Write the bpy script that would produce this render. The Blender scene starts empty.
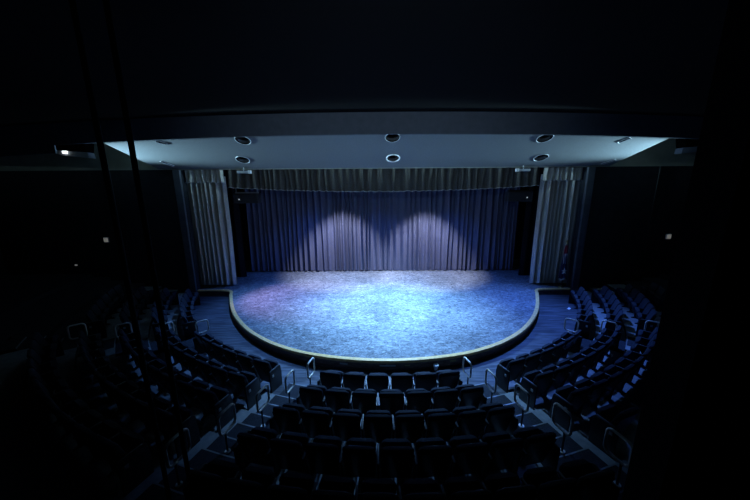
import bpy, bmesh, math, random
from mathutils import Vector, Matrix
random.seed(7)
sc = bpy.context.scene
COL = sc.collection
PI = math.pi
CY = 15.8                                   # centre of the thrust and of every seating arc: (0, CY)

# ------------------------------------------------------------------ materials
def mat(name, col, rough=.6, metal=0., spec=.5, emit=None, estr=0.):
    m = bpy.data.materials.new(name); m.use_nodes = True
    b = m.node_tree.nodes['Principled BSDF']
    b.inputs['Base Color'].default_value = (*col, 1); b.inputs['Roughness'].default_value = rough
    b.inputs['Metallic'].default_value = metal; b.inputs['Specular IOR Level'].default_value = spec
    if emit:
        b.inputs['Emission Color'].default_value = (*emit, 1); b.inputs['Emission Strength'].default_value = estr
    return m
def nmat(name, c1, c2, scale=8., rough=.7, detail=6., lo=.35, hi=.65, stretch=(1,1,1), bump=0., spec=.5, metal=0., rough2=None):
    m = mat(name, c1, rough, metal, spec); nt = m.node_tree; N = nt.nodes; L = nt.links
    b = N['Principled BSDF']
    tc = N.new('ShaderNodeTexCoord'); mp = N.new('ShaderNodeMapping'); mp.inputs['Scale'].default_value = stretch
    n = N.new('ShaderNodeTexNoise'); n.inputs['Scale'].default_value = scale; n.inputs['Detail'].default_value = detail
    r = N.new('ShaderNodeValToRGB'); r.color_ramp.elements[0].position = lo; r.color_ramp.elements[1].position = hi
    r.color_ramp.elements[0].color = (*c1, 1); r.color_ramp.elements[1].color = (*c2, 1)
    L.new(tc.outputs['Object'], mp.inputs['Vector']); L.new(mp.outputs['Vector'], n.inputs['Vector'])
    L.new(n.outputs['Fac'], r.inputs['Fac']); L.new(r.outputs['Color'], b.inputs['Base Color'])
    if bump:
        bp = N.new('ShaderNodeBump'); bp.inputs['Strength'].default_value = bump; bp.inputs['Distance'].default_value = .02
        L.new(n.outputs['Fac'], bp.inputs['Height']); L.new(bp.outputs['Normal'], b.inputs['Normal'])
    return m

def stage_floor_mat():
    m = mat('scuffed stage floor', (.1,.12,.15), .62, 0, .25); nt = m.node_tree; N = nt.nodes; L = nt.links
    b = N['Principled BSDF']; tc = N.new('ShaderNodeTexCoord')
    def noise(scale, stretch, dist=0., detail=8., rough=.65):
        mp = N.new('ShaderNodeMapping'); mp.inputs['Scale'].default_value = stretch
        n = N.new('ShaderNodeTexNoise'); n.inputs['Scale'].default_value = scale; n.inputs['Detail'].default_value = detail
        n.inputs['Distortion'].default_value = dist; n.inputs['Roughness'].default_value = rough
        L.new(tc.outputs['Object'], mp.inputs['Vector']); L.new(mp.outputs['Vector'], n.inputs['Vector']); return n
    def ramp(src, a, z, ca, cz):
        r = N.new('ShaderNodeValToRGB'); r.color_ramp.elements[0].position = a; r.color_ramp.elements[1].position = z
        r.color_ramp.elements[0].color = (*ca,1); r.color_ramp.elements[1].color = (*cz,1)
        L.new(src.outputs['Fac'], r.inputs['Fac']); return r
    def mix(kind, a, c, fac):
        x = N.new('ShaderNodeMixRGB'); x.blend_type = kind; x.inputs['Fac'].default_value = fac
        L.new(a.outputs[0], x.inputs['Color1']); L.new(c.outputs[0], x.inputs['Color2']); return x
    fine = ramp(noise(5.2, (1,1.3,1), 1.8, 10, .7), .38, .66, (.09,.10,.115), (.50,.53,.55))
    streak = ramp(noise(1.7, (.9,1.9,1), 2.2, 9, .72), .40, .62, (.32,.33,.35), (1,1,1))
    big = ramp(noise(.5, (1,1,1), .8, 4, .55), .34, .66, (.55,.56,.58), (1,1,1))
    line = ramp(noise(1.6, (1.3,2.2,1), 3.5, 10, .8), .56, .64, (0,0,0), (.34,.36,.37))
    a = mix('MULTIPLY', fine, streak, .65); a = mix('MULTIPLY', a, big, .8); a = mix('ADD', a, line, .8)
    L.new(a.outputs[0], b.inputs['Base Color'])
    return m

def pit_mat():
    m = mat('dark pit boards', (.03,.035,.045), .5, 0, .35); nt = m.node_tree; N = nt.nodes; L = nt.links
    b = N['Principled BSDF']; tc = N.new('ShaderNodeTexCoord')
    mp = N.new('ShaderNodeMapping'); mp.inputs['Scale'].default_value = (.5, 5, 1)
    n = N.new('ShaderNodeTexNoise'); n.inputs['Scale'].default_value = 2.2; n.inputs['Detail'].default_value = 6; n.inputs['Distortion'].default_value = .6
    r = N.new('ShaderNodeValToRGB'); r.color_ramp.elements[0].position = .4; r.color_ramp.elements[1].position = .68
    r.color_ramp.elements[0].color = (.036,.042,.055,1); r.color_ramp.elements[1].color = (.135,.148,.175,1)
    L.new(tc.outputs['Object'], mp.inputs['Vector']); L.new(mp.outputs['Vector'], n.inputs['Vector'])
    L.new(n.outputs['Fac'], r.inputs['Fac']); L.new(r.outputs['Color'], b.inputs['Base Color'])
    return m

M = {
 'stage': stage_floor_mat(), 'pit': pit_mat(),
 'nosing': nmat('pale worn wood edge', (.80,.47,.16), (.98,.64,.25), 14, .55),
 'face': nmat('dark brown stage face', (.16,.10,.085), (.34,.21,.17), 5, .6, stretch=(1,1,3)),
 'tier': nmat('grey painted concrete', (.26,.285,.30), (.36,.385,.40), 6, .8),
 'carpet': nmat('dark aisle carpet and tier shade', (.028,.032,.04), (.05,.055,.066), 40, .95, spec=.1),  # aisle carpet; on the outer rear tiers its colour paints in shade
 'step_edge': mat('aluminium step edge', (.32,.33,.34), .45, .3),
 'fabric': nmat('black seat fabric', (.022,.027,.04), (.042,.05,.07), 60, .85, spec=.25),
 'shell': mat('black plastic seat shell', (.007,.007,.008), .45),
 'armrest': mat('grey armrest plastic', (.075,.08,.085), .4),
 'standard': mat('black metal seat standard', (.014,.014,.016), .5),
 'plate': mat('white plate', (.62,.62,.6), .5),
 'rail': mat('pale satin rail', (.86,.80,.70), .36, .1),
 'blackwall': nmat('black painted wall', (.026,.029,.034), (.034,.038,.043), 3, .8, spec=.2),
 'blackest': mat('flat black', (.004,.004,.0045), .9, 0, .1),
 'ceiling': mat('black painted ceiling', (.0035,.0033,.0033), .9, 0, .1),
 'olive': nmat('olive painted wall', (.33,.32,.24), (.38,.37,.28), 2, .85),
 'panel': nmat('pale plaster cloud', (.125,.14,.145), (.155,.17,.175), 30, .75, bump=.12),
 'fascia': nmat('grey blue fascia', (.135,.16,.20), (.16,.185,.23), 4, .85),
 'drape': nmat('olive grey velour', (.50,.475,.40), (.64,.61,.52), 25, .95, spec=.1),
 'valance': nmat('shade toned olive velour', (.095,.088,.075), (.135,.126,.108), 25, .95, spec=.1),  # drape cloth darkened in colour, standing in for weaker light on the valance
 'hem': mat('pale drape hem', (.42,.41,.38), .9),
 'navy': nmat('blue grey velour', (.088,.094,.145), (.12,.127,.185), 30, .95, spec=.1),
 'masking': mat('black masking cloth', (.008,.009,.012), .95, 0, .1),
 'trim_white': mat('white lamp trim', (.8,.8,.8), .4),
 'can': mat('black lamp baffle', (.01,.01,.01), .6),
 'lamp': mat('lamp lens', (.9,.9,.9), .3, 0, .5, (.85,.93,1.), 2.2),
 'pilot': mat('pilot lamp', (.5,.5,.5), .3, 0, .5, (.8,.9,1.), .35),
 'sconce': mat('dim wall light cover', (.7,.7,.68), .4, 0, .5, (1,.97,.92), .11),
 'fixture': mat('grey lamp housing', (.45,.47,.5), .5),
 'speaker': mat('black loudspeaker cabinet', (.03,.032,.038), .5),
 'grille': nmat('loudspeaker grille', (.012,.012,.014), (.03,.03,.034), 90, .7),
 'red': mat('red flag cloth', (.32,.03,.05), .8), 'white': mat('white flag cloth', (.75,.74,.76), .8),
 'flagblue': mat('dark blue flag cloth', (.02,.025,.07), .8),
 'brass': mat('brass', (.6,.47,.2), .35, .9), 'wood': mat('dark pole wood', (.08,.045,.025), .5),
 'paper': mat('white paper', (.82,.82,.82), .7), 'cup': mat('white cup', (.85,.86,.88), .5),
}

# ------------------------------------------------------------------ helpers
def tag(o, label=None, cat=None, group=None, kind=None):
    if label: o['label'] = label
    if cat: o['category'] = cat
    if group: o['group'] = group
    if kind: o['kind'] = kind
    return o
def link(name, bm, m, parent=None, smooth=False):
    bmesh.ops.recalc_face_normals(bm, faces=bm.faces[:])
    me = bpy.data.meshes.new(name); bm.to_mesh(me); bm.free()
    for x in (m if isinstance(m, (list, tuple)) else [m]): me.materials.append(x)
    if smooth:
        for p in me.polygons: p.use_smooth = True
        me.set_sharp_from_angle(angle=math.radians(38))
    o = bpy.data.objects.new(name, me); COL.objects.link(o)
    if parent: o.parent = parent
    return o
def empty(name, loc=(0,0,0), rz=0):
    o = bpy.data.objects.new(name, None); COL.objects.link(o); o.location = loc; o.rotation_euler = (0,0,rz); o.empty_display_size = .1
    return o
def box(bm, x0, x1, y0, y1, z0, z1, bev=0, mi=0):
    vs = [bm.verts.new((x,y,z)) for z in (z0,z1) for x,y in ((x0,y0),(x1,y0),(x1,y1),(x0,y1))]
    fs = [bm.faces.new([vs[i] for i in q]) for q in ((3,2,1,0),(4,5,6,7),(0,1,5,4),(1,2,6,5),(2,3,7,6),(3,0,4,7))]
    for f in fs: f.material_index = mi
    if bev: bmesh.ops.bevel(bm, geom=list({e for f in fs for e in f.edges}), offset=bev, segments=2, affect='EDGES', profile=.6)
    return vs
def boxo(name, x0, x1, y0, y1, z0, z1, m, parent=None, bev=0):
    bm = bmesh.new(); box(bm, x0, x1, y0, y1, z0, z1, bev); return link(name, bm, m, parent, bev > 0)
def tube(bm, pts, r, n=10, closed=False, cap=True):
    P = [Vector(p) for p in pts]; rings = []; k = len(P); up = None
    for i, p in enumerate(P):
        a = P[(i-1) % k] if (closed or i) else P[i]; b = P[(i+1) % k] if (closed or i < k-1) else P[i]
        t = (b - a).normalized()
        if up is None:
            up = Vector((0,0,1)) if abs(t.z) < .9 else Vector((1,0,0))
        s = t.cross(up).normalized(); up = s.cross(t).normalized()
        rr = r[i] if isinstance(r, (list, tuple)) else r
        rings.append([bm.verts.new(p + s*math.cos(2*PI*j/n)*rr + up*math.sin(2*PI*j/n)*rr) for j in range(n)])
    for i in range(k if closed else k-1):
        A, B = rings[i], rings[(i+1) % k]
        off = 0
        if closed and i == k-1:
            off = min(range(n), key=lambda q: (B[q].co - A[0].co).length)
        for j in range(n): bm.faces.new((A[j], A[(j+1)%n], B[(j+1+off)%n], B[(j+off)%n]))
    if cap and not closed: bm.faces.new(rings[0][::-1]); bm.faces.new(rings[-1])
def cyl(bm, c, r, h, n=24, r2=None):
    """upright, base centre c"""
    r2 = r if r2 is None else r2
    A = [bm.verts.new((c[0]+r*math.cos(2*PI*i/n), c[1]+r*math.sin(2*PI*i/n), c[2])) for i in range(n)]
    B = [bm.verts.new((c[0]+r2*math.cos(2*PI*i/n), c[1]+r2*math.sin(2*PI*i/n), c[2]+h)) for i in range(n)]
    for i in range(n): bm.faces.new((A[i], A[(i+1)%n], B[(i+1)%n], B[i]))
    bm.faces.new(A[::-1]); bm.faces.new(B)
def extrude_outline(bm, pts, vec, bev=0, seg=2):
    """pts: planar 3d outline, extruded by vec, rims bevelled"""
    A = [bm.verts.new(p) for p in pts]; v = Vector(vec)
    B = [bm.verts.new(Vector(p)+v) for p in pts]; n = len(A)
    fa = bm.faces.new(A[::-1]); fb = bm.faces.new(B)
    for i in range(n): bm.faces.new((A[i], A[(i+1)%n], B[(i+1)%n], B[i]))
    if bev: bmesh.ops.bevel(bm, geom=list(fa.edges)+list(fb.edges), offset=bev, segments=seg, affect='EDGES', profile=.5)
def rrect(w0, w1, h, r, n=5):
    """outline in (u,v): bottom half width w0, top half width w1, height h, rounded corners"""
    out = []
    cs = [((-w0+r), r, PI, 1.5*PI), (w0-r, r, 1.5*PI, 2*PI), (w1-r, h-r, 0, .5*PI), (-w1+r, h-r, .5*PI, PI)]
    for cx, cy, a, b in cs:
        for i in range(n+1):
            t = a+(b-a)*i/n; out.append((cx+r*math.cos(t), cy+r*math.sin(t)))
    return out
def pol(r, a, z=0): return Vector((r*math.sin(a), CY-r*math.cos(a), z))
R = math.radians

# ------------------------------------------------------------------ camera
F, PITCH, YAW, ROLL = 290., R(12.1), R(.4), R(.4)
fw = Vector((-math.sin(YAW)*math.cos(PITCH), math.cos(YAW)*math.cos(PITCH), -math.sin(PITCH)))
rt = Vector((math.cos(YAW), math.sin(YAW), 0)); dn = -rt.cross(fw)
rt, dn = rt*math.cos(ROLL)+dn*math.sin(ROLL), dn*math.cos(ROLL)-rt*math.sin(ROLL)
cd = bpy.data.cameras.new('camera'); cam = bpy.data.objects.new('camera', cd); COL.objects.link(cam)
cd.sensor_width = 36; cd.lens = F*36/750; cd.clip_start = .05; cd.clip_end = 200
mw = Matrix((( rt.x, -dn.x, -fw.x, -.3), (rt.y, -dn.y, -fw.y, 0), (rt.z, -dn.z, -fw.z, 5.35), (0,0,0,1)))
cam.matrix_world = mw; sc.camera = cam

# ------------------------------------------------------------------ stage
LIP = [(0,8.04),(10,8.04),(19,8.06),(27.4,8.02),(38,7.92),(46,7.83),(53,7.78),(60,7.76),(66,7.78),(70,7.83)]
def lip_r(a):
    a = abs(a)
    for (a0,r0),(a1,r1) in zip(LIP, LIP[1:]):
        if a <= a1: return r0+(r1-r0)*(a-a0)/(a1-a0)
    return LIP[-1][1]
half = [pol(lip_r(d*1.), R(d)) for d in range(0, 71, 2)]
half += [Vector(p) for p in ((7.50,13.40,0),(7.60,13.66,0),(7.74,13.84,0),(7.95,13.94,0),(8.2,13.96,0),(9.44,13.96,0))]
edge = [Vector((-p.x, p.y, 0)) for p in half[::-1]] + half[1:]
SZ = .3
bm = bmesh.new()
fr = [bm.verts.new((p.x,p.y,SZ)) for p in edge]; mb = [bm.verts.new((p.x,14.3,SZ)) for p in edge]
for i in range(len(edge)-1): bm.faces.new((fr[i],fr[i+1],mb[i+1],mb[i]))
q = [bm.verts.new(c) for c in ((-12.5,14.3,SZ),(12.5,14.3,SZ),(12.5,20.2,SZ),(-12.5,20.2,SZ))]; bm.faces.new(q)
stage = link('stage_floor', bm, M['stage']); tag(stage, kind='structure')
# faces and nosing as sweeps of the edge line
def offset_line(line, d):
    out = []
    for i, p in enumerate(line):
        a = line[max(0,i-1)]; b = line[min(len(line)-1,i+1)]; t = (b-a).normalized()
        out.append(p + Vector((t.y,-t.x,0))*d)       # outward, towards the audience
    return out
def sweep(bm, line, prof, mi=0):
    """prof: list of (outward, z)"""
    ls = [[(q.x,q.y,z) for q in offset_line(line, d)] for d, z in prof]
    vs = [[bm.verts.new(c) for c in l] for l in ls]
    for k in range(len(prof)-1):
        for i in range(len(line)-1):
            f = bm.faces.new((vs[k][i], vs[k][i+1], vs[k+1][i+1], vs[k+1][i])); f.material_index = mi
bm = bmesh.new(); sweep(bm, edge, [(-.10,SZ-.005),(-.10,SZ+.022),(-.02,SZ+.03),(.03,SZ+.022),(.05,SZ-.005),(.05,SZ-.05),(.0,SZ-.055)])
ns = link('stage_nosing', bm, M['nosing'], stage, True)
bm = bmesh.new(); sweep(bm, edge, [(0,SZ),(0,0)])
sf = link('stage_face', bm, M['face'], stage, True)
bm = bmesh.new(); sweep(bm, edge, [(.003,.035),(.03,.03),(.03,.0)])
link('base_strip', bm, M['nosing'], stage, True); bpy.data.objects['base_strip'].data.materials[0] = mat('dull base strip', (.16,.15,.16), .5)
for d, w, h in ((-1.0,.10,.05),(-.1,.05,.06),(.45,.16,.05),(.85,.12,.05),(4.2,.08,.04),(-9.5,.12,.05),(14.5,.1,.05)):
    a = R(d); bm = bmesh.new(); box(bm, -w, w, -.012, 0, .12, .12+h, .004)
    o = link('outlet_plate', bm, M['plate'] if d < 4 else M['brass'], stage, True); o.location = pol(lip_r(d)+.002, a); o.rotation_euler = (0,0,a)

# ------------------------------------------------------------------ floor
RISE, PITCHR, T0, R0 = .17, .838, 9.75, 9.60
NT = 8
def aisle_c(k): return (R(14.0+.35*k), R(45.6+1.6*k))
def aisle_edges(k):
    r = R0+PITCHR*k; a, b = aisle_c(k)
    return (a-.45/r, a+.56/r, b-.42/r, b+.42/r)
def sector(bm, r0, r1, a0, a1, z, mi, zl=None, mr=None):
    n = max(2, int(abs(a1-a0)/R(2)))
    A = [bm.verts.new(pol(r0, a0+(a1-a0)*i/n, z)) for i in range(n+1)]
    B = [bm.verts.new(pol(r1, a0+(a1-a0)*i/n, z)) for i in range(n+1)]
    for i in range(n): bm.faces.new((A[i],A[i+1],B[i+1],B[i])).material_index = mi
    if zl is not None:
        C = [bm.verts.new(pol(r0, a0+(a1-a0)*i/n, zl)) for i in range(n+1)]
        for i in range(n): bm.faces.new((C[i],C[i+1],A[i+1],A[i])).material_index = mi if mr is None else mr
bm = bmesh.new()
sector(bm, 6.6, T0, R(-89), R(89), 0, 0)
link('floor', bm, M['pit']); tag(bpy.data.objects['floor'], kind='structure')
bm = bmesh.new()
for k in range(1, NT):
    r0 = T0+PITCHR*(k-1); r1 = r0+PITCHR if k < NT-1 else 24; z = RISE*k
    e = aisle_edges(k)
    for s in (-1, 1):
        for a0, a1, mi in ((0,e[0],0),(e[1],e[2],0),(e[3],R(88),1 if k > 3 else 0)):  # outer rear tiers take the dark carpet colour to stand in for shade
            sector(bm, r0, r1, s*a0, s*a1, z, mi, z-RISE, 1)
link('floor_tier', bm, [M['tier'], M['carpet']]); tag(bpy.data.objects['floor_tier'], kind='structure')
bm = bmesh.new()
for k in range(0, NT):
    r0 = T0+PITCHR*(k-1); r1 = r0+PITCHR if k < NT-1 else 24; z = RISE*k
    e = aisle_edges(k)
    if k == 0: r0 = 9.12
    for s in (-1, 1):
        for a0, a1 in ((e[0],e[1]),(e[2],e[3])):
            if k == 0:
                sector(bm, 9.15, T0, s*a0, s*a1, .085, 0, 0)
            else:
                sector(bm, r0, r1-.43, s*a0, s*a1, z, 0, z-RISE/2)
                sector(bm, r1-.43, r1, s*a0, s*a1, z+RISE/2, 0, z)
link('floor_aisle', bm, M['carpet']); tag(bpy.data.objects['floor_aisle'], kind='structure')
bm = bmesh.new()
for k in range(0, 6):
    z = RISE*k; e = aisle_edges(k); r0 = T0+PITCHR*(k-1); r1 = r0+PITCHR
    for s in (-1, 1):
        for a0, a1 in ((e[0],e[1]),(e[2],e[3])):
            for rr, zz in (((r0, z),) if k else ()) + (((r1-.43) if k else 9.15, z+RISE/2),):
                sector(bm, rr-.004, rr+.022, s*a0, s*a1, zz+.004, 0, zz-.018)
link('floor_step_edges', bm, M['step_edge']); tag(bpy.data.objects['floor_step_edges'], kind='structure')

# ------------------------------------------------------------------ walls and ceiling
ZO = 6.24; OPX = 9.45
bm = bmesh.new()
for x0, x1 in ((-19,-OPX),(OPX,19)): box(bm, x0, x1, 14.0, 14.3, -.2, ZO)
link('wall_back', bm, M['blackwall']); tag(bpy.data.objects['wall_back'], kind='structure')
bm = bmesh.new(); box(bm, -19, 19, 14.0, 14.3, ZO, 9.4)
link('wall_back_upper', bm, M['olive']); tag(bpy.data.objects['wall_back_upper'], kind='structure')
for i, s in enumerate((-1,1)):
    bm = bmesh.new(); x = s*12.84; box(bm, x-.035, x+.035, 13.95, 14.0, 0, ZO, .01)
    tag(link('trim_%d'%(i+1), bm, mat('dark wall trim', (.016,.017,.019), .5)), kind='structure')
    bm = bmesh.new(); x0, x1 = sorted((s*9.46, s*9.78)); box(bm, x0, x1, 13.86, 13.999, 0, ZO-.02, .02)
    tag(link('trim_%d'%(i+3), bm, nmat('blue grey frame paint', (.07,.08,.1), (.1,.11,.13), 3, .6)), kind='structure')
for nm, x0, x1, y0, y1 in (('wall_left',-19.3,-19,-4,14.3),('wall_right',19,19.3,-4,14.3),('wall_front',-19.3,19.3,-4.3,-4)):
    tag(boxo(nm, x0, x1, y0, y1, -.2, 9.6, M['blackwall']), kind='structure')
# stage house
bm = bmesh.new()
box(bm, -12.8, -12.5, 14.3, 20.5, -.2, 9.4); box(bm, 12.5, 12.8, 14.3, 20.5, -.2, 9.4); box(bm, -12.8, 12.8, 20.2, 20.5, -.2, 9.4); box(bm, -12.8, 12.8, 14.3, 20.5, 9.4, 9.6)
tag(link('wall_stage', bm, M['blackest']), kind='structure')
# the pier that cuts off the house beside the viewpoint
tag(boxo('wall_pier', 1.53, 5.5, 1.52, 1.75, .0, 8.9, M['blackest']), kind='structure')

def arch(x): return -.0019*x*x
FY = 11.5; ZB, ZT = 7.31, 8.08
xs = [-19+i for i in range(39)]
bm = bmesh.new()       # black house ceiling, gently vaulted
A = [bm.verts.new((x, FY+.05, ZT+arch(x))) for x in xs]; B = [bm.verts.new((x, -4.2, ZT+arch(x))) for x in xs]
for i in range(len(xs)-1): bm.faces.new((A[i],A[i+1],B[i+1],B[i]))
tag(link('ceiling', bm, M['ceiling']), kind='structure')
bm = bmesh.new()       # fascia dropping from it; lower at the outer ends
xf = sorted(set([i*.5 for i in range(-38,39)] + [-12.5,-12.499,12.499,12.5]))
def fb(x): return ZB+arch(x) - (.30 if abs(x) >= 12.4995 else 0)
f0 = [bm.verts.new((x, FY, fb(x))) for x in xf]; f1 = [bm.verts.new((x, FY, ZT+.15+arch(x))) for x in xf]
f2 = [bm.verts.new((x, FY+.04, fb(x))) for x in xf]; f3 = [bm.verts.new((x, FY+.04, ZT+.15+arch(x))) for x in xf]
for i in range(len(xf)-1):
    bm.faces.new((f0[i],f0[i+1],f1[i+1],f1[i])); bm.faces.new((f2[i],f2[i+1],f0[i+1],f0[i])); bm.faces.new((f3[i],f3[i+1],f2[i+1],f2[i]))
tag(link('ceiling_fascia', bm, M['fascia']), kind='structure')
bm = bmesh.new(); box(bm, -19, 19, 11.62, 14.0, 9.0, 9.1)
tag(link('ceiling_void', bm, M['olive']), kind='structure')

# plaster cloud, tilted up towards the house, with lamp ports cut through it
def cloud_z(x, y): return ZB+arch(x) + (y-FY-.12)/(14-FY-.12)*(ZO+.02-ZB-arch(x))
NX, NY = 44, 8
bm = bmesh.new(); lo, up = [], []
def halfw(y): return 10.72-.25*(y-FY)/(2.5)
for j in range(NY+1):
    y = FY+.12+(13.995-FY-.12)*j/NY
    lo.append([bm.verts.new((-halfw(y)+2*halfw(y)*i/NX, y, cloud_z(-halfw(y)+2*halfw(y)*i/NX, y))) for i in range(NX+1)])
    up.append([bm.verts.new(v.co+Vector((0,.05,.12))) for v in lo[-1]])
for j in range(NY):
    for i in range(NX):
        bm.faces.new((lo[j][i],lo[j][i+1],lo[j+1][i+1],lo[j+1][i])); bm.faces.new((up[j][i],up[j+1][i],up[j+1][i+1],up[j][i+1]))
    for i in (0, NX): bm.faces.new((lo[j][i],lo[j+1][i],up[j+1][i],up[j][i]))
for j in (0, NY):
    for i in range(NX): bm.faces.new((lo[j][i],lo[j][i+1],up[j][i+1],up[j][i]))
cloud = link('ceiling_cloud', bm, M['panel']); tag(cloud, kind='structure')
def ray_cloud(px, py):
    r = fw + rt*((px-375)/F) + dn*((py-250)/F); c = cam.matrix_world.translation
    lo_, hi_ = 9., 16.
    for _ in range(50):
        y = (lo_+hi_)/2; p = c+r*(y/r.y)
        if p.z < cloud_z(p.x, p.y): lo_ = y
        else: hi_ = y
    return c+r*(lo_/r.y)
# ports: front row at y 13.35, rear row at y 11.85, five across
PORTS = [(x, 13.2) for x in (-9.55,-6.15,.42,6.85,9.85)] + [(x, 11.79) for x in (-8.95,-5.45,.32,6.15,9.35)]
PR = .28
bm = bmesh.new()
SLOT = {0:((-9.75,13.2),(-9.55,13.66)),4:((10.2,13.36),(9.95,13.78)),5:((-8.72,11.66),(-8.45,11.86)),9:((9.30,11.66),(9.14,11.98))}
for i, (x, y) in enumerate(PORTS):
    if i in SLOT:
        (xa,ya),(xb,yb) = SLOT[i]; d = Vector((xb-xa,yb-ya,0)).normalized(); q = Vector((d.y,-d.x,0))*.07
        zz = (cloud_z(xa,ya)+cloud_z(xb,yb))/2-.6; a_, b_ = Vector((xa,ya,zz)), Vector((xb,yb,zz))
        extrude_outline(bm, [a_-q, b_-q, b_+q, a_+q], (0,0,1.2))
        PORTS[i] = ((xa+xb)/2, (ya+yb)/2)
    else: cyl(bm, (x, y, cloud_z(x,y)-.6), PR, 1.2, 32)
cut = link('cutter', bm, M['can'])
md = cloud.modifiers.new('b', 'BOOLEAN'); md.operation = 'DIFFERENCE'; md.object = cut; md.solver = 'EXACT'
dg = bpy.context.evaluated_depsgraph_get(); me = bpy.data.meshes.new_from_object(cloud.evaluated_get(dg))
cloud.modifiers.clear(); cloud.data = me; bpy.data.objects.remove(cut)
NM = ['outermost at the left end', 'second from the left end', 'at the middle', 'second from the right end', 'outermost at the right end']
for i, (x, y) in enumerate(PORTS):
    z = cloud_z(x, y); n = Vector((0, 1.06, -2.38)).normalized()
    dz = (cloud_z(x, y+.01)-z)/.01
    root = empty('recessed_light', (x, y, z))
    root.rotation_euler = (math.atan(dz), 0, 0)
    slot = i in SLOT
    if slot:
        (xa,ya),(xb,yb) = SLOT[i]; hl = math.hypot(xb-xa,yb-ya)/2*1.04; ang = math.atan2(yb-ya, xb-xa)
        ol = [(u*math.cos(ang)-v*math.sin(ang), u*math.sin(ang)+v*math.cos(ang)) for u, v in ((-hl,-.068),(hl,-.068),(hl,.068),(-hl,.068))]
    else: ol = [(PR*.985*math.cos(2*PI*q/28), PR*.985*math.sin(2*PI*q/28)*1.05) for q in range(28)]
    k = len(ol)
    bm = bmesh.new()                                   # baffle: a deep open can
    A = [bm.verts.new((u, v, -.004)) for u, v in ol]; B = [bm.verts.new((u*.92, v*.92, .30)) for u, v in ol]
    for q in range(k): bm.faces.new((A[q],A[(q+1)%k],B[(q+1)%k],B[q]))
    bm.faces.new(B); link('baffle', bm, M['can'], root, not slot)
    bm = bmesh.new(); rr = .03 if i == 2 else .010
    tube(bm, [(u*1.03, v*1.03, -.006) for u, v in ol], rr, 8, True)
    link('trim_ring', bm, M['trim_white'] if i == 2 else M['fixture'], root, not slot)
    rowname = 'row by the valance' if i < 5 else 'row by the fascia'
    ring = 'recessed ceiling light with bright white ring' if i == 2 else 'narrow dark slot light' if i in SLOT else 'round dark recessed ceiling light'
    tag(root, '%s, %s of the %s' % (ring, NM[i%5], rowname), 'ceiling light', 'recessed lights in the ceiling panel')

# lamp hoods beyond both ends of the panel
for s, nm in ((-1,'left'),(1,'right')):
    root = empty('lighting_hood', (s*14.1, 13.98, 7.10))
    tag(root, 'dark hooded light with pale sill, high on the wall beyond the panel, %s side' % nm, 'stage light', 'hooded lights beside the ceiling panel')
    bm = bmesh.new()     # hood: wedge
    pts = [(-s*.85,0,.32),(s*.80,0,.20),(s*.55,0,.0),(-s*.75,0,-.10)]
    extrude_outline(bm, [Vector(p) for p in pts], (0,-.45,0), .015); link('hood', bm, M['blackest'], root)
    bm = bmesh.new()
    pts = [(-s*.75,0,-.10),(s*.55,0,.0),(s*.95,0,-.05),(s*.45,0,-.22),(-s*.78,0,-.34)]
    extrude_outline(bm, [Vector(p) for p in pts], (0,-.34,0), .01); link('sill', bm, M['fixture'], root)
    bm = bmesh.new(); box(bm, -.09, .09, -.42, -.30, -.02, .10, .02)
    o = link('lamp', bm, M['lamp'] if s < 0 else M['fixture'], root, True); o.location = (s*.22,-.0,-.13)

# ------------------------------------------------------------------ drapes
def drape(name, x0, x1, y, z0, z1, folds, amp, m, parent=None, seed=1, zb=None, gather=0., nz=14, taper=None, hem=None, sharp=1., ridge_ends=False):
    rnd = random.Random(seed); n = int(folds*16)+1
    ph = [rnd.uniform(-.6,.6) for _ in range(40)]; am = [rnd.uniform(.55,1.25) for _ in range(folds+2)]
    if ridge_ends: am[0] = am[folds-1] = .45; am[1] = am[folds-2] = .8
    # uneven fold spacing
    cuts = [0.]
    for _ in range(folds): cuts.append(cuts[-1]+rnd.uniform(.6,1.5))
    tot = cuts[-1]; cuts = [c/tot for c in cuts]
    bm = bmesh.new(); rows = []
    for j in range(nz+1):
        v = j/nz; row = []
        for i in range(n):
            u = i/(n-1); q = min(folds-1, max(k for k in range(folds+1) if cuts[k] <= u+1e-9))
            t = (u-cuts[q])/(cuts[q+1]-cuts[q])
            w = math.sin(PI*t)**(2*sharp)*am[q]
            a = amp*(1.0 if gather == 0 else (1-gather*v))
            w += .12*math.sin(v*5+q*1.7)*math.sin(2*PI*t)
            zz0 = z0 if zb is None else zb(u)
            zz0 += .05*amp/.15*(w-.5) if zb is None else .03*(w-.5)
            xx = x0+(x1-x0)*u
            if taper: xx += taper(u, v)
            row.append(bm.verts.new((xx + .03*math.sin(v*3+ph[q%40]*6)*(1-v), y-a*w+a*.5, zz0+(z1-zz0)*v)))
        rows.append(row)
    for j in range(nz):
        for i in range(n-1): bm.faces.new((rows[j][i],rows[j][i+1],rows[j+1][i+1],rows[j+1][i]))
    bot = [v.co.copy() for v in rows[0]]
    o = link(name, bm, m, parent, True)
    for p in o.data.polygons: p.use_smooth = True
    if hem:
        bm = bmesh.new(); tube(bm, [b+Vector((0,-.012,.01)) for b in bot], hem, 5); link('hem', bm, M['hem'], o, True)
    return o
o = drape('stage_curtain', -8.05, -.3, 17.3, SZ+.05, 6.6, 26, .24, M['navy'], seed=3); tag(o, 'blue velour curtain at the back of the stage, left half', 'curtain', 'curtains across the back of the stage')
o = drape('stage_curtain', -.36, 8.15, 17.34, SZ+.05, 6.6, 27, .24, M['navy'], seed=5); tag(o, 'blue velour curtain at the back of the stage, right half', 'curtain', 'curtains across the back of the stage')
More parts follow.
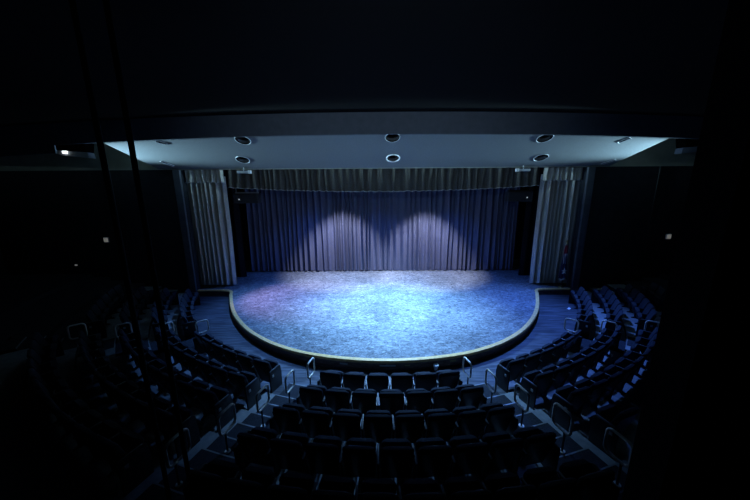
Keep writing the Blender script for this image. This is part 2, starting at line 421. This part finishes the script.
for s, nm in ((-1,'left'),(1,'right')):
    x0, x1 = sorted((s*7.95, s*12.2))
    o = drape('masking_drape', x0, x1, 16.2, SZ+.02, 6.6, 9, .2, M['masking'], seed=8+s); tag(o, 'black masking drape hiding the wings on the %s side of the stage' % nm, 'curtain', 'black drapes in the wings')
    x0, x1 = sorted((s*7.84, s*9.85))
    o = drape('side_curtain', x0, x1, 14.62, SZ+.08, 5.95, 9, .50, M['drape'], seed=22+s, sharp=1.3, ridge_ends=True)
    tag(o, 'tied grey pleated curtain hanging at the %s edge of the stage opening' % nm if 0 else 'grey pleated full height curtain at the %s edge of the stage opening' % nm, 'curtain', 'grey curtains framing the stage')
    x0, x1 = sorted((s*7.60, s*9.42))
    o = drape('valance', x0, x1, 14.15, 5.6, 6.22, 8, .13, M['drape'], seed=31+s, zb=lambda u: 5.64, nz=6, hem=.016)
    tag(o, 'short grey gathered valance over the grey curtain at the %s of the opening' % nm, 'valance', 'grey valances along the top of the stage opening')
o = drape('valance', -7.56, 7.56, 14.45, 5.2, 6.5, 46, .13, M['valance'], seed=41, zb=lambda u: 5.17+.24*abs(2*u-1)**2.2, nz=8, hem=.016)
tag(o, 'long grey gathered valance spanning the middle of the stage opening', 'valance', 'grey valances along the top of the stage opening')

# ------------------------------------------------------------------ fittings in the opening
for s, nm in ((-1,'left'),(1,'right')):
    root = empty('hanging_speaker', (s*6.95, 15.1, 4.62))
    tag(root, 'black box loudspeaker hung under the valance near the %s curtain' % nm, 'speaker', 'loudspeakers hung in the stage opening')
    bm = bmesh.new(); box(bm, -.62, .62, -.2, .25, 0, .5, .02); link('cabinet', bm, M['speaker'], root, True)
    bm = bmesh.new(); box(bm, -.57, .57, -.215, -.195, .04, .46); link('grille', bm, M['grille'], root)
    bm = bmesh.new(); box(bm, -.6, .6, -.01, .05, .5, .56); tube(bm, [(.55,.02,.5),(.55,.02,1.9)], .02, 8); tube(bm, [(-.55,.02,.5),(-.55,.02,1.9)], .02, 8)
    link('bracket', bm, M['fixture'] if s < 0 else M['can'], root)
    bm = bmesh.new(); box(bm, -.03, .03, -.235, -.21, -.03, .03, .01); p = link('pilot_light', bm, M['pilot'], root, True); p.location = (s*.33, 0, .2)
    root = empty('bar_light', (s*6.45, 13.86, 6.12))
    tag(root, 'small pale bar light above the %s end of the long valance' % nm, 'light', 'bar lights above the valance')
    bm = bmesh.new(); box(bm, -.3, .3, -.07, .07, -.07, .04, .015); link('housing', bm, M['fixture'], root, True)
    bm = bmesh.new(); box(bm, -.06, .06, -.085, .085, -.085, .06, .015); p = link('end_cap', bm, M['trim_white'], root, True); p.location = (-s*.28, 0, 0)
    bm = bmesh.new(); tube(bm, [(0,0,.04),(0,.03,.24)], .02, 8); link('stem', bm, M['fixture'], root)
    root = empty('wall_light', (s*13.72+.12, 14.0, 2.94))
    tag(root, 'small square white light on the black wall near the %s side aisle' % nm, 'wall light', 'square lights on the black wall')
    bm = bmesh.new(); box(bm, -.13, .13, -.05, 0, -.13, .13, .02); link('back_box', bm, M['fixture'], root, True)
    bm = bmesh.new(); box(bm, -.10, .10, -.07, -.045, -.10, .10, .015); link('cover', bm, M['sconce'], root, True)
o = boxo('exit_button', -.06, .06, -.03, 0, -.03, .03, M['sconce'], None, .01); o.location = (-15.4, 14.0, 1.66)
tag(o, 'tiny dim oblong fitting low on the black wall beyond the curved rows', 'wall fitting')

# furled flag
root = empty('flag', (9.08, 14.12, SZ)); tag(root, 'furled red, white and dark blue flag on a pole before the grey curtain', 'flag')
bm = bmesh.new(); cyl(bm, (0,0,0), .15, .05, 24, .13); cyl(bm, (0,0,.05), .05, .08, 16, .025); link('base', bm, M['brass'], root, True)
bm = bmesh.new(); tube(bm, [(0,0,.1),(0,0,2.3)], .016, 10); link('pole', bm, M['wood'], root, True)
bm = bmesh.new(); tube(bm, [(0,0,2.28),(0,0,2.34),(0,0,2.40),(0,0,2.47)], [.018,.035,.04,.005], 10)
tube(bm, [(-.07,0,2.46),(0,0,2.38),(.07,0,2.46)], [.008,.025,.008], 8); link('finial', bm, M['brass'], root, True)
def cloth(name, z0, z1, r0, r1, m, a0=0, a1=2*PI, dx=0):
    bm = bmesh.new(); rows = []; n = 40
    for j in range(13):
        v = j/12; z = z0+(z1-z0)*v; rr = r0+(r1-r0)*v
        rows.append([bm.verts.new(((rr*(1+.28*math.sin(7*t+v*1.5)))*math.cos(t)+dx*(1-v), (rr*.8*(1+.28*math.sin(7*t+v*1.5)))*math.sin(t), z)) for t in [a0+(a1-a0)*i/n for i in range(n+1)]])
    for j in range(12):
        for i in range(n): bm.faces.new((rows[j][i],rows[j][i+1],rows[j+1][i+1],rows[j+1][i]))
    return link(name, bm, m, root, True)
cloth('red_cloth', 1.75, 2.2, .085, .05, M['red']); cloth('white_cloth', 1.28, 1.8, .10, .08, M['white'], R(200), R(345)); cloth('blue_cloth', .5, 1.85, .145, .075, M['flagblue'])
bm = bmesh.new()
star = [Vector(((.13 if i%2 == 0 else .06)*math.sin(PI*i/5), 0, (.17 if i%2 == 0 else .07)*math.cos(PI*i/5))) for i in range(10)]
extrude_outline(bm, star, (0,-.03,0)); p = link('star', bm, M['white'], root); p.location = (-.05,-.14,.92)
bm = bmesh.new(); box(bm, -.12,.12,-.02,.02,-.03,.03,.01); p = link('fringe', bm, M['white'], root, True); p.location = (-.06,-.13,.5); p.rotation_euler = (0,R(-25),0)

# cup by the stage front, paper on the pit floor
root = empty('paper_cup', (1.44, 7.76, 0)); tag(root, 'white cup standing on the pit floor against the stage front', 'cup')
bm = bmesh.new(); cyl(bm, (0,0,0), .055, .17, 24, .075); link('body', bm, M['cup'], root, True)
bm = bmesh.new(); tube(bm, [(.076*math.cos(2*PI*q/24), .076*math.sin(2*PI*q/24), .17) for q in range(24)], .006, 6, True); link('rim', bm, M['cup'], root, True)
bm = bmesh.new(); rnd = random.Random(4)
g = [[bm.verts.new((.05*(i-2), .028*(j-2), .01+rnd.uniform(0,.04))) for j in range(5)] for i in range(5)]
for i in range(4):
    for j in range(4): bm.faces.new((g[i][j],g[i+1][j],g[i+1][j+1],g[i][j+1]))
o = link('paper_scrap', bm, M['paper']); o.location = (8.25,12.15,0); o.rotation_euler = (0,0,R(35)); tag(o, 'crumpled scrap of white paper on the pit floor by the flag', 'paper')

# ------------------------------------------------------------------ seats
# local: +y faces the stage, origin on the floor under the top of the backrest
def seat_meshes():
    P = {}
    def keep(name, bm, m):
        o = link(name, bm, m, None, True); me = o.data; bpy.data.objects.remove(o); P[name] = me
    def lean(v): return Vector((v[0], .15*(1-(v[1]-.40)/.50)+.035*(v[0]/.26)**2, v[1]))
    bm = bmesh.new(); o = [(u, v+.40) for u, v in rrect(.245,.266,.50,.085)]
    extrude_outline(bm, [lean(p) for p in o], (0,.07,.0), .02, 3); keep('backrest', bm, M['fabric'])
    bm = bmesh.new(); o = [(u, v+.13) for u, v in rrect(.238,.270,.67,.035)]
    extrude_outline(bm, [lean(p)+Vector((0,-.004,0)) for p in o], (0,-.022,0), .008); keep('back_shell', bm, M['shell'])
    bm = bmesh.new(); o = rrect(.23,.25,.32,.08)
    extrude_outline(bm, [Vector((u, .27+.10*v/.36+.02*math.sin(PI*v/.36), .40+v*.94)) for u, v in o], (0,.10,-.03), .035, 3); keep('seat', bm, M['fabric'])
    bm = bmesh.new(); st = [(-.30, .12,.0),(-.30,.36,.0),(-.30,.36,.03),(-.30,.27,.06),(-.30,.27,.40),(-.30,.36,.60),(-.30,.08,.60),(-.30,.16,.40),(-.30,.20,.06),(-.30,.12,.03)]
    extrude_outline(bm, [Vector(p)-Vector((.014,0,0)) for p in st], (.028,0,0), .004); keep('standard', bm, M['standard'])
    bm = bmesh.new(); box(bm, -.322, -.280, .02, .40, .60, .64, .014); keep('armrest', bm, M['armrest'])
    bm = bmesh.new(); st = [(0,.02,0),(0,.46,0),(0,.46,.40),(0,.43,.60),(0,.40,.63),(0,.02,.63),(0,-.0,.60),(0,.02,.3)]
    extrude_outline(bm, [Vector(p)-Vector((.02,0,0)) for p in st], (.04,0,0), .01); keep('end_panel', bm, M['shell'])
    bm = bmesh.new(); box(bm, -.03,.03,-.008,0,-.035,.035,.003); keep('row_plate', bm, M['plate'])
    return P
SM = seat_meshes()
def part(name, parent, loc=(0,0,0), rz=0):
    o = bpy.data.objects.new(name, SM[name]); COL.objects.link(o); o.parent = parent; o.location = loc; o.rotation_euler = (0,0,rz); return o
def make_seat(left_end, right_end):
    t = empty('theater_seat')
    part('seat', t); b = part('backrest', t); part('back_shell', b)
    if left_end: e = part('end_panel', t, (-.30,0,0)); part('row_plate', e, (-.021,.12,.47), -PI/2)
    else: part('standard', t)
    part('armrest', t)
    if right_end:
        e = part('end_panel', t, (.30,0,0)); part('row_plate', e, (.021,.12,.47), PI/2); part('armrest', t, (.60,0,0))
    return t
protos = {}
def copy_tree(o, parent=None):
    c = o.copy(); COL.objects.link(c)
    if parent: c.parent = parent
    for ch in o.children: copy_tree(ch, c)
    return c
c0 = mw.translation
def project(p):
    v = p-c0; z = v.dot(fw); return 375+F*v.dot(rt)/z, 250+F*v.dot(dn)/z, z
def visible(p):
    x, y, z = project(p)
    if z < .5 or x < -12 or y > 512: return False
    return x < 700-(y-115)*.213+14
ORD = ['first','second','third','fourth','fifth','sixth','seventh','eighth','ninth','tenth','eleventh','twelfth','thirteenth','fourteenth','fifteenth']
ROWN = ['front','second','third','fourth','fifth']
W = .602
def place(r, a, z, le, re, label, group):
    key = (le, re)
    if key not in protos: protos[key] = make_seat(le, re); o = protos[key]
    else: o = copy_tree(protos[key])
    o.location = pol(r, a, z); o.rotation_euler = (0,0,a)
    tag(o, label, 'theater seat', group)
def row(k, a_mid, n, lab, group, drop=lambda i: False):
    r = R0+PITCHR*k; d = W/r
    for i in range(n):
        a = a_mid+(i-(n-1)/2)*d
        if not visible(pol(r, a, RISE*k+.9)) : continue
        place(r, a, RISE*k, i == 0, i == n-1, lab(i), group)
for k in range(5):
    n = 6+k
    row(k, 0, n, lambda i: 'black folding seat, %s row of the middle block, %s from its left end' % (ROWN[k], ORD[i]), 'seats of the middle block')
for s, nm in ((-1,'left'),(1,'right')):
    for k in range(5):
        r = R0+PITCHR*k; e = aisle_edges(k); lo_a = e[1]+.30/r; n = int(((e[2]-lo_a)*r)/W+.3); mid = lo_a+n*W/r/2
        row(k, s*mid, n, lambda i: 'black folding seat, %s row of the %s curved block, %s from the centre aisle' % (ROWN[k], nm, ORD[(i if s > 0 else n-1-i)]), 'seats of the %s curved block' % nm)
    for k in range(4):
        r = R0+PITCHR*k; e = aisle_edges(k); n = int((R(72)-e[3])*r/W); a0 = e[3]+.02; mid = a0+n*W/r/2
        row(k, s*mid, n, lambda i: 'black folding seat, %s row of the far %s block, %s from the handrail aisle' % (ROWN[k], nm, ORD[(i if s > 0 else n-1-i)]), 'seats of the %s block by the wall' % nm)

# ------------------------------------------------------------------ handrails
def rail_bm():
    bm = bmesh.new(); w, z0, z1, r = .19, .42, .85, .085; pts = []
    for cy, cz, a in ((w-r, z1-r, 0), (-w+r, z1-r, 90), (-w+r, z0+r, 180), (w-r, z0+r, 270)):
        for i in range(7):
            t = R(a+15*i); pts.append((0, cy+r*math.cos(t), cz+r*math.sin(t)))
    tube(bm, pts, .024, 10, True); return bm
rl = rail_bm(); o = link('loop', rl, M['rail'], None, True); LOOP = o.data; bpy.data.objects.remove(o)
bm = bmesh.new(); tube(bm, [(0,0,.0),(0,0,.42)], .02, 10); o = link('post', bm, mat('dark rail post', (.10,.11,.12), .4, .6), None, True); POST = o.data; bpy.data.objects.remove(o)
bm = bmesh.new(); cyl(bm, (0,0,0), .055, .012, 20); o = link('foot_plate', bm, M['rail'], None, True); FOOT = o.data; bpy.data.objects.remove(o)
def make_rail():
    t = empty('handrail')
    for n_, me_ in (('loop',LOOP),('post',POST),('foot_plate',FOOT)):
        p = bpy.data.objects.new(n_, me_); COL.objects.link(p); p.parent = t
        if n_ != 'loop': p.location = (0,-.08,0)
    return t
rp = None
SIDE = [(9.12,44.9),(10.1,46.2),(11.15,48.7),(12.2,50.6)]
def put_rail(r, a, z, label, group):
    global rp
    if rp is None: rp = make_rail(); o = rp
    else: o = copy_tree(rp)
    o.location = pol(r, a, z); o.rotation_euler = (0,0,a); tag(o, label, 'handrail', group)
for s, nm in ((-1,'left'),(1,'right')):
    for k in range(5):
        p = (9.1+PITCHR*k, s*R(13.3+.75*k))
        if visible(pol(*p, 1+RISE*k)): put_rail(*p, RISE*k, 'steel loop handrail in the %s aisle beside the middle block, at the %s row' % (nm, ROWN[k]), 'handrails of the centre aisles')
    for k in range(4):
        p = (SIDE[k][0], s*R(SIDE[k][1]))
        if visible(pol(*p, 1+RISE*k)): put_rail(*p, RISE*k, 'steel loop handrail at the head of the %s curved block, at the %s row' % (nm, ROWN[k]), 'handrails of the outer aisles')

# ------------------------------------------------------------------ two pipes near the viewpoint
for x, y, lab in ((-3.475,3.5,'slim black floor to ceiling pipe, the one nearer the outer wall of the pair'),(-3.12,3.5,'slim black floor to ceiling pipe, the one nearer the stage of the pair')):
    r = math.hypot(x, CY-y); k = int((r-T0)/PITCHR)+1; z = RISE*k
    root = empty('pipe', (x, y, z)); tag(root, lab, 'pipe', 'black pipes at the left')
    bm = bmesh.new(); tube(bm, [(0,0,0),(0,0,ZT+arch(x)-z-.03)], .03, 14); link('shaft', bm, M['blackest'], root, True)
    bm = bmesh.new(); cyl(bm, (0,0,0), .08, .015, 20); link('flange', bm, M['blackest'], root, True)

# ------------------------------------------------------------------ light
def spot(name, loc, aim, energy, col, size, blend=.6, rad=.12):
    l = bpy.data.lights.new(name, 'SPOT'); l.energy = energy; l.color = col; l.spot_size = R(size); l.spot_blend = blend; l.shadow_soft_size = rad
    o = bpy.data.objects.new(name, l); COL.objects.link(o); o.location = loc
    o.rotation_euler = (Vector(aim)-Vector(loc)).to_track_quat('-Z','Y').to_euler(); return o
def port(i, d=.08): x, y = PORTS[i]; return (x, y+.02, cloud_z(x,y)-d)
CW = (.32,.66,1.); BL = (.06,.20,1.); LV = (.74,.78,1.)
def low(i, dy=-.12, d=.3): x, y = PORTS[i]; return (x, y+dy, cloud_z(x,y)-d)
spot('port_spot_mid', port(2), (.3,11.0,SZ), 5000, CW, 87, 1.)
spot('port_spot_mid_rear', port(7), (.2,12.8,SZ), 4200, CW, 84, 1.)
spot('port_wash_mid', low(2), (.2,11.0,SZ), 3900, (.10,.30,1.), 92, 1.)
for x, a in ((-2.3,-2.3),(2.7,2.5)): spot('electric_spot', (x,14.9,5.75), (a,16.6,SZ), 2200, LV, 74, .6)
spot('port_wash_left', low(0), (-3.9,12.9,SZ), 2500, (.85,.56,1.), 42, .8)
spot('port_wash_right', low(3), (5.8,10.9,SZ), 2700, (.08,.23,1.), 84, 1.)
spot('port_wash_midleft', low(1), (-4.8,11.4,SZ), 1800, (.12,.34,1.), 84, 1.)
for x in (-3.4,0,3.4): spot('stage_wash', (x,15.1,6.2), (x*1.2,14.6,SZ), 800, BL, 105, .9)
for s in (-1,1):
    spot('hood_spot', (s*14.6,12.15,6.15), (s*8.2,12.6,7.35), 16000, (.45,.78,1.), 30, 1.)
spot('front_fill', (0,1.0,7.1), (0,14,7.6), 520, (.60,.80,1.), 84, 1.)  # added fill that brightens fascia and drapes; no real lamp at this spot
w = bpy.data.worlds.new('world'); sc.world = w; w.use_nodes = True
w.node_tree.nodes['Background'].inputs['Color'].default_value = (.35,.5,.8,1); w.node_tree.nodes['Background'].inputs['Strength'].default_value = .0
vs = sc.view_settings; vs.view_transform = 'Standard'; vs.look = 'None'; vs.gamma = 1; vs.use_curve_mapping = False; vs.exposure = 0
sc.cycles.max_bounces = 8; sc.cycles.diffuse_bounces = 5; sc.cycles.use_denoising = True
